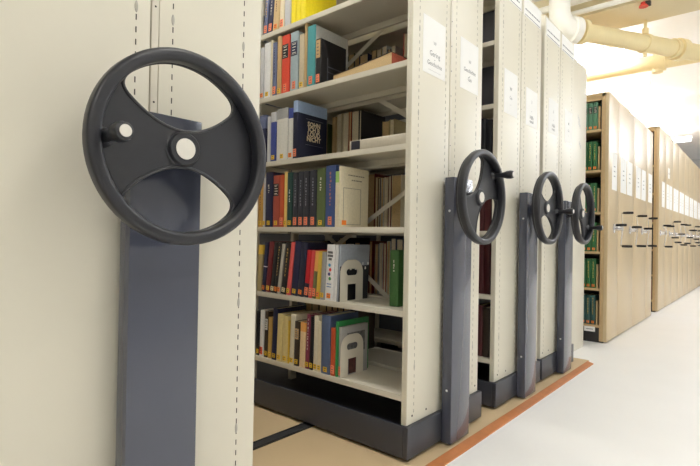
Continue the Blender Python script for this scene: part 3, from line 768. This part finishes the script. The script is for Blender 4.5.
def tan_unit(y0, y1, top, labels, cy, lab, group, open_front=False):
    u = empty('tan_shelving_unit', (0, y0, 0)); w = y1 - y0
    MB().box(TX - 0.028, TX, 0.002, w - 0.002, 0.012, top, TAN, 0.003).build('end_panel', u)
    e = MB().box(-1.7, TX - 0.03, 0.01, w - 0.006, 0.0, 0.115, TOE_SHADE); e.build('toe_base', u)
    MB().box(-1.7, TX - 0.028, 0.002, w - 0.002, top - 0.025, top, TANT).build('top_cover', u)
    if open_front:
        MB().box(-0.046, TX - 0.028, 0.002, 0.04, 0.012, top, TANT, 0.002).build('front_post', u)
        MB().box(-1.7, -0.046, w - 0.02, w - 0.004, 0.115, top - 0.025, TOE_SHADE).build('back_panel', u)  # dark colour stands in for the shade deep in the shelves
        MB().box(-0.06, -0.046, 0.045, w - 0.02, 0.115, top - 0.025, TOE_SHADE).build('side_lining', u)  # also coloured dark in place of interior shade
        for z in TZ1:
            if z < top - 0.1:
                MB().box(-1.7, -0.046, 0.006, w - 0.02, z - 0.022, z, TANT, 0.001).build('shelf', u)
        MB().box(-1.7, -0.046, 0.006, 0.02, top - 0.055, top - 0.025, TANT).build('shelf', u)
    else:
        MB().box(-1.7, TX - 0.03, 0.006, w - 0.006, 0.115, top - 0.026, TANT).build('shelf_bays', u)
    for a, b in labels: label_sheet(u, a - y0, b - y0, 1.295, 1.615)
    if cy is not None: crank_parts(u, cy - y0, 0.965, -6 if y0 < 5 else random.choice((0, 20, 50, 80, -30)))
    tag(u, lab, 'shelving unit', group)
    return u
G1 = 'first block of tan shelving units'
a_ = tan_unit(2.95, 3.315, 2.10, [(3.07, 3.24)], 3.155, 'tan shelving unit with open end of green volumes, first of the tan block', G1, True)
tan_unit(3.318, 3.955, 2.10, [(3.385, 3.61), (3.645, 3.875)], 3.78, 'second tan shelving unit of the first block, two white sheets and a crank', G1)
tan_unit(3.958, 4.625, 2.10, [(4.05, 4.285), (4.325, 4.555)], 4.36, 'third tan shelving unit of the first block, two white sheets above its crank', G1)
tan_unit(4.628, 4.965, 2.10, [(4.705, 4.925)], None, 'narrow tan shelving unit closing the first block, single sheet, beside the dark gap', G1)
nl = MB().box(-0.16, -0.075, -0.004, -0.001, 0.088, 0.130, WHITEP)
nl.box(-0.145, -0.09, -0.0045, -0.004, 0.104, 0.112, FAINT)
nl.build('shelf_label', a_)
G2 = 'second block of tan shelving units'
tan_unit(5.40, 5.905, 2.27, [(5.61, 5.82)], 5.52, 'tan shelving unit just past the dark gap, first of the far block', G2, True)
for k in range(9):
    y0 = 5.908 + 0.612 * k
    tan_unit(y0, y0 + 0.609, 2.27, [(y0 + 0.06, y0 + 0.285), (y0 + 0.315, y0 + 0.54)], y0 + 0.30, 'tan crank shelving unit in the far block, %s along after the dark gap' % (['second', 'third', 'fourth', 'fifth', 'sixth', 'seventh', 'eighth', 'ninth', 'tenth'][k]), G2)
sl = MB().box(TX, TX + 0.001, 0.18, 0.30, 1.70, 1.84, WHITEP)
sl.box(TX + 0.001, TX + 0.0013, 0.20, 0.28, 1.76, 1.77, FAINT)
sl.build('paper_sheet', [o for o in bpy.data.objects if o.get('label', '').startswith('tan crank shelving unit in the far block, second')][0])
# green bound volumes on the open end
gcols = [('greendark', 'greendark', 'greendark', 'greendark'), ('greenvol',) * 4, ('greenvol',) * 4, ('greenvol',) * 4, ('greenvol',) * 4, ('greenlight',) * 4]
lev = ['bottom', 'second', 'third', 'fourth', 'fifth', 'top']
for k, z in enumerate(TZ1):
    x = -0.082
    if z > 2.0: continue
    for j in range(4):
        o = {'bars': 'gold'}
        if k == 5: o = {'panel': 'black'}
        b = book((x, 2.968, z), 0.036, min(0.245, 0.25) if k < 5 else 0.235, 0.17, gcols[k][j], 'orange', o)
        tag(b, '%s bound volume, %s from right on the %s shelf of the first tan unit' % ({'greendark': 'dark green', 'greenvol': 'green', 'greenlight': 'pale green'}[gcols[k][j]], ORD[j], lev[k]), 'book', 'green bound volumes on the tan unit')
        x -= 0.0385
    b = book((-0.064, 2.974, z), 0.014, 0.20, 0.16, 'sand', '', {})
    tag(b, 'thin tan book at the right end of the %s shelf of green volumes' % lev[k], 'book', 'thin tan books beside the green volumes')
for k, z in enumerate(TZ1):
    b = book((-0.062, 5.42, z), 0.05, 0.24, 0.17, ('rust', 'umber', 'ink', 'brick', 'umber', 'ink')[k], 'orange' if k == 0 else '', {})
    tag(b, 'dark volume in the narrow gap before the far tan block, %s level' % lev[k], 'book', 'volumes in the narrow gap')

# ------------------------------------------------------------------ overhead: beam, pipes, lights
bm_ = MB().box(XL, XR, 2.97, 3.44, 2.80, CEIL, BEAMM)
struct(bm_.build('ceiling_beam'))
for (y, z, r, lab) in ((2.90, 2.815, 0.022, 'thin white conduit running along the beam, lower of two'), (2.86, 2.90, 0.03, 'thin white conduit running along the beam, upper of two')):
    tag(MB().tube([(XL, y, z), (-1, y, z), (0.5, y, z), (XR, y, z)], r, PIPEW, 12).build('conduit_pipe'), lab, 'pipe', 'thin conduits along the ceiling beam')
pz = 2.595
# large pipe with an elbow rising behind the last units
pp = empty('overhead_pipe', (0, 0, 0))
def axis_ring(mb, p, q, r, m):
    mb.cyl(p, q, r, m, 28)
d1 = Vector((0.52, 0.854, 0)).normalized(); P0 = Vector((-0.215, 2.715, pz))
P = lambda t: tuple(P0 + d1 * t)
MB().tube([P(0.0), P(0.3), P(0.7), P(1.40)], 0.072, PIPEM, 28).build('pipe_run', pp)
el = []
for k in range(9):
    t = math.radians(90 * k / 8)
    el.append(tuple(P0 - d1 * (0.14 * math.sin(t)) + Vector((0, 0, 0.14 * (1 - math.cos(t))))))
el.append((el[-1][0], el[-1][1], CEIL))
MB().tube(el, 0.082, PIPEW, 28).build('elbow', pp)
cp = MB(); axis_ring(cp, P(-0.03), P(0.03), 0.108, PIPEW); axis_ring(cp, P(0.065), P(0.105), 0.100, PIPEM); cp.build('coupling', pp)
cp = MB(); axis_ring(cp, P(1.15), P(1.22), 0.096, PIPEM); axis_ring(cp, P(1.09), P(1.12), 0.085, PIPEM); cp.build('coupling', pp)
tag(pp, 'large ivory overhead pipe with white elbow, sloping across the upper right', 'pipe')
hg = MB(); hx = Vector(P(0.78))
hg.cyl(hx + Vector((0, 0, 0.074)), (hx.x, hx.y, 2.80), 0.013, PIPEM, 12)
hg.cyl(hx + Vector((0, 0, 0.082)), hx + Vector((0, 0, 0.13)), 0.026, PIPEM, 12)
hg.lathe([(0.0722, -0.02), (0.080, -0.02), (0.080, 0.02), (0.0722, 0.02)], PIPEM, Matrix.Translation(hx) @ d1.to_track_quat('Z', 'Y').to_matrix().to_4x4(), 28, closed=True)
hg.cyl(hx - Vector((0, 0, 0.115)), hx - Vector((0, 0, 0.075)), 0.014, PIPEM, 12)
tag(hg.build('pipe_hanger'), 'ivory clamp hanger holding the large pipe under the beam', 'hanger')
p2 = empty('overhead_pipe', (0, 0, 0)); y2, z2 = 4.40, 2.74
MB().tube([(XL, y2, z2), (-1, y2, z2), (0.5, y2 + 0.03, z2), (XR, y2 + 0.06, z2)], 0.075, PIPEM, 24).build('pipe_run', p2)
cp = MB(); axis_ring(cp, (0.10, y2 + 0.02, z2), (0.20, y2 + 0.022, z2), 0.096, PIPEM); axis_ring(cp, (0.13, y2 + 0.02, z2 - 0.11), (0.13, y2 + 0.02, z2), 0.05, PIPEM); cp.build('coupling', p2)
tag(p2, 'second ivory overhead pipe running level below and behind the large one', 'pipe')
sp = MB(); sp.cyl((0.24, 3.01, 2.80), (0.24, 3.01, 2.775), 0.022, REDP, 14).cyl((0.24, 3.01, 2.775), (0.24, 3.01, 2.765), 0.035, REDP, 14).box(0.255, 0.29, 2.99, 3.03, 2.768, 2.80, DARK)
tag(sp.build('sprinkler_valve'), 'small red sprinkler fitting under the ivory beam at the top edge', 'sprinkler')

TUBE_WARM = emit('warm_fluorescent_tube', (250, 247, 241), STR * 1.15)
TUBE_COOL = emit('cool_fluorescent_tube', (241, 246, 254), STR)
def light(x0, x1, y, z, lab, grp, TUBE):
    r = empty('ceiling_light', ((x0 + x1) / 2, y, z)); hx_ = (x1 - x0) / 2
    MB().box(-hx_, hx_, -0.032, 0.032, 0.0, 0.05, PIPEW, 0.004).build('housing', r)
    t = MB()
    for s in (-0.055, 0.055):
        t.cyl((-hx_ + 0.03, s, -0.022), (hx_ - 0.03, s, -0.022), 0.019, TUBE, 12)
    t.build('fluorescent_tube', r)
    for xx in (-hx_ * 0.7, hx_ * 0.7):
        MB().cyl((xx, 0, 0.05), (xx, 0, CEIL - z), 0.006, PIPEW, 8).build('hanger_rod', r)
    tag(r, lab, 'ceiling light', grp)
k = 0  # only some rows are known; the others are added to brighten ceiling and deck
for y, z in ((-2.9, 2.86), (-0.35, 2.86), (0.85, 2.86), (2.05, 2.86), (4.2, 2.86), (5.4, 2.86), (6.55, 2.86), (7.05, 2.86), (8.4, 2.86), (9.8, 2.86)):
    for xa, xb, side in ((-1.70, -0.10, 'left'), (1.05, 2.65, 'right')):
        if (side == 'left' and y in (-2.9, 2.05, 6.55)) or (side == 'right' and y in (0.85, 4.2, 6.55)): continue
        light(xa, xb, y, z, 'white fluorescent ceiling light in partly added layout, row %s from the front, %s side' % (['one', 'two', 'three', 'four', 'five', 'six', 'seven', 'eight', 'nine', 'ten'][k], side), 'fluorescent lights hung in rows across the aisle', TUBE_WARM if y < 1 else TUBE_COOL)
    k += 1

# ------------------------------------------------------------------ camera and view
cam = bpy.data.cameras.new('camera'); co = bpy.data.objects.new('camera', cam); COL.objects.link(co)
cam.sensor_width = 36.0; cam.lens = 24.901; cam.clip_start = 0.02
R_ = ((0.7562349317548128, 0.6540632961198997, 0.01760490450318147), (-0.008266103166528871, -0.01735387985627221, 0.9998152401280821), (-0.6542479648667117, 0.756240733842542, 0.007717055465622222))
mw = Matrix.Identity(4)
for i in range(3):
    mw[i][0] = R_[0][i]; mw[i][1] = R_[1][i]; mw[i][2] = -R_[2][i]
mw.translation = (1.0262, -1.5007, 0.8526)
co.matrix_world = mw
SC.camera = co
w = bpy.data.worlds.new('world'); SC.world = w; w.use_nodes = True
w.node_tree.nodes['Background'].inputs['Color'].default_value = (0.05, 0.05, 0.05, 1)
SC.view_settings.view_transform = 'Standard'; SC.view_settings.look = 'None'; SC.view_settings.gamma = 1.0
SC.view_settings.use_curve_mapping = False
SC.view_settings.exposure = EXPOSURE
SC.cycles.max_bounces = 10; SC.cycles.diffuse_bounces = 6
SC.cycles.sample_clamp_indirect = 4.0
SC.cycles.use_denoising = True
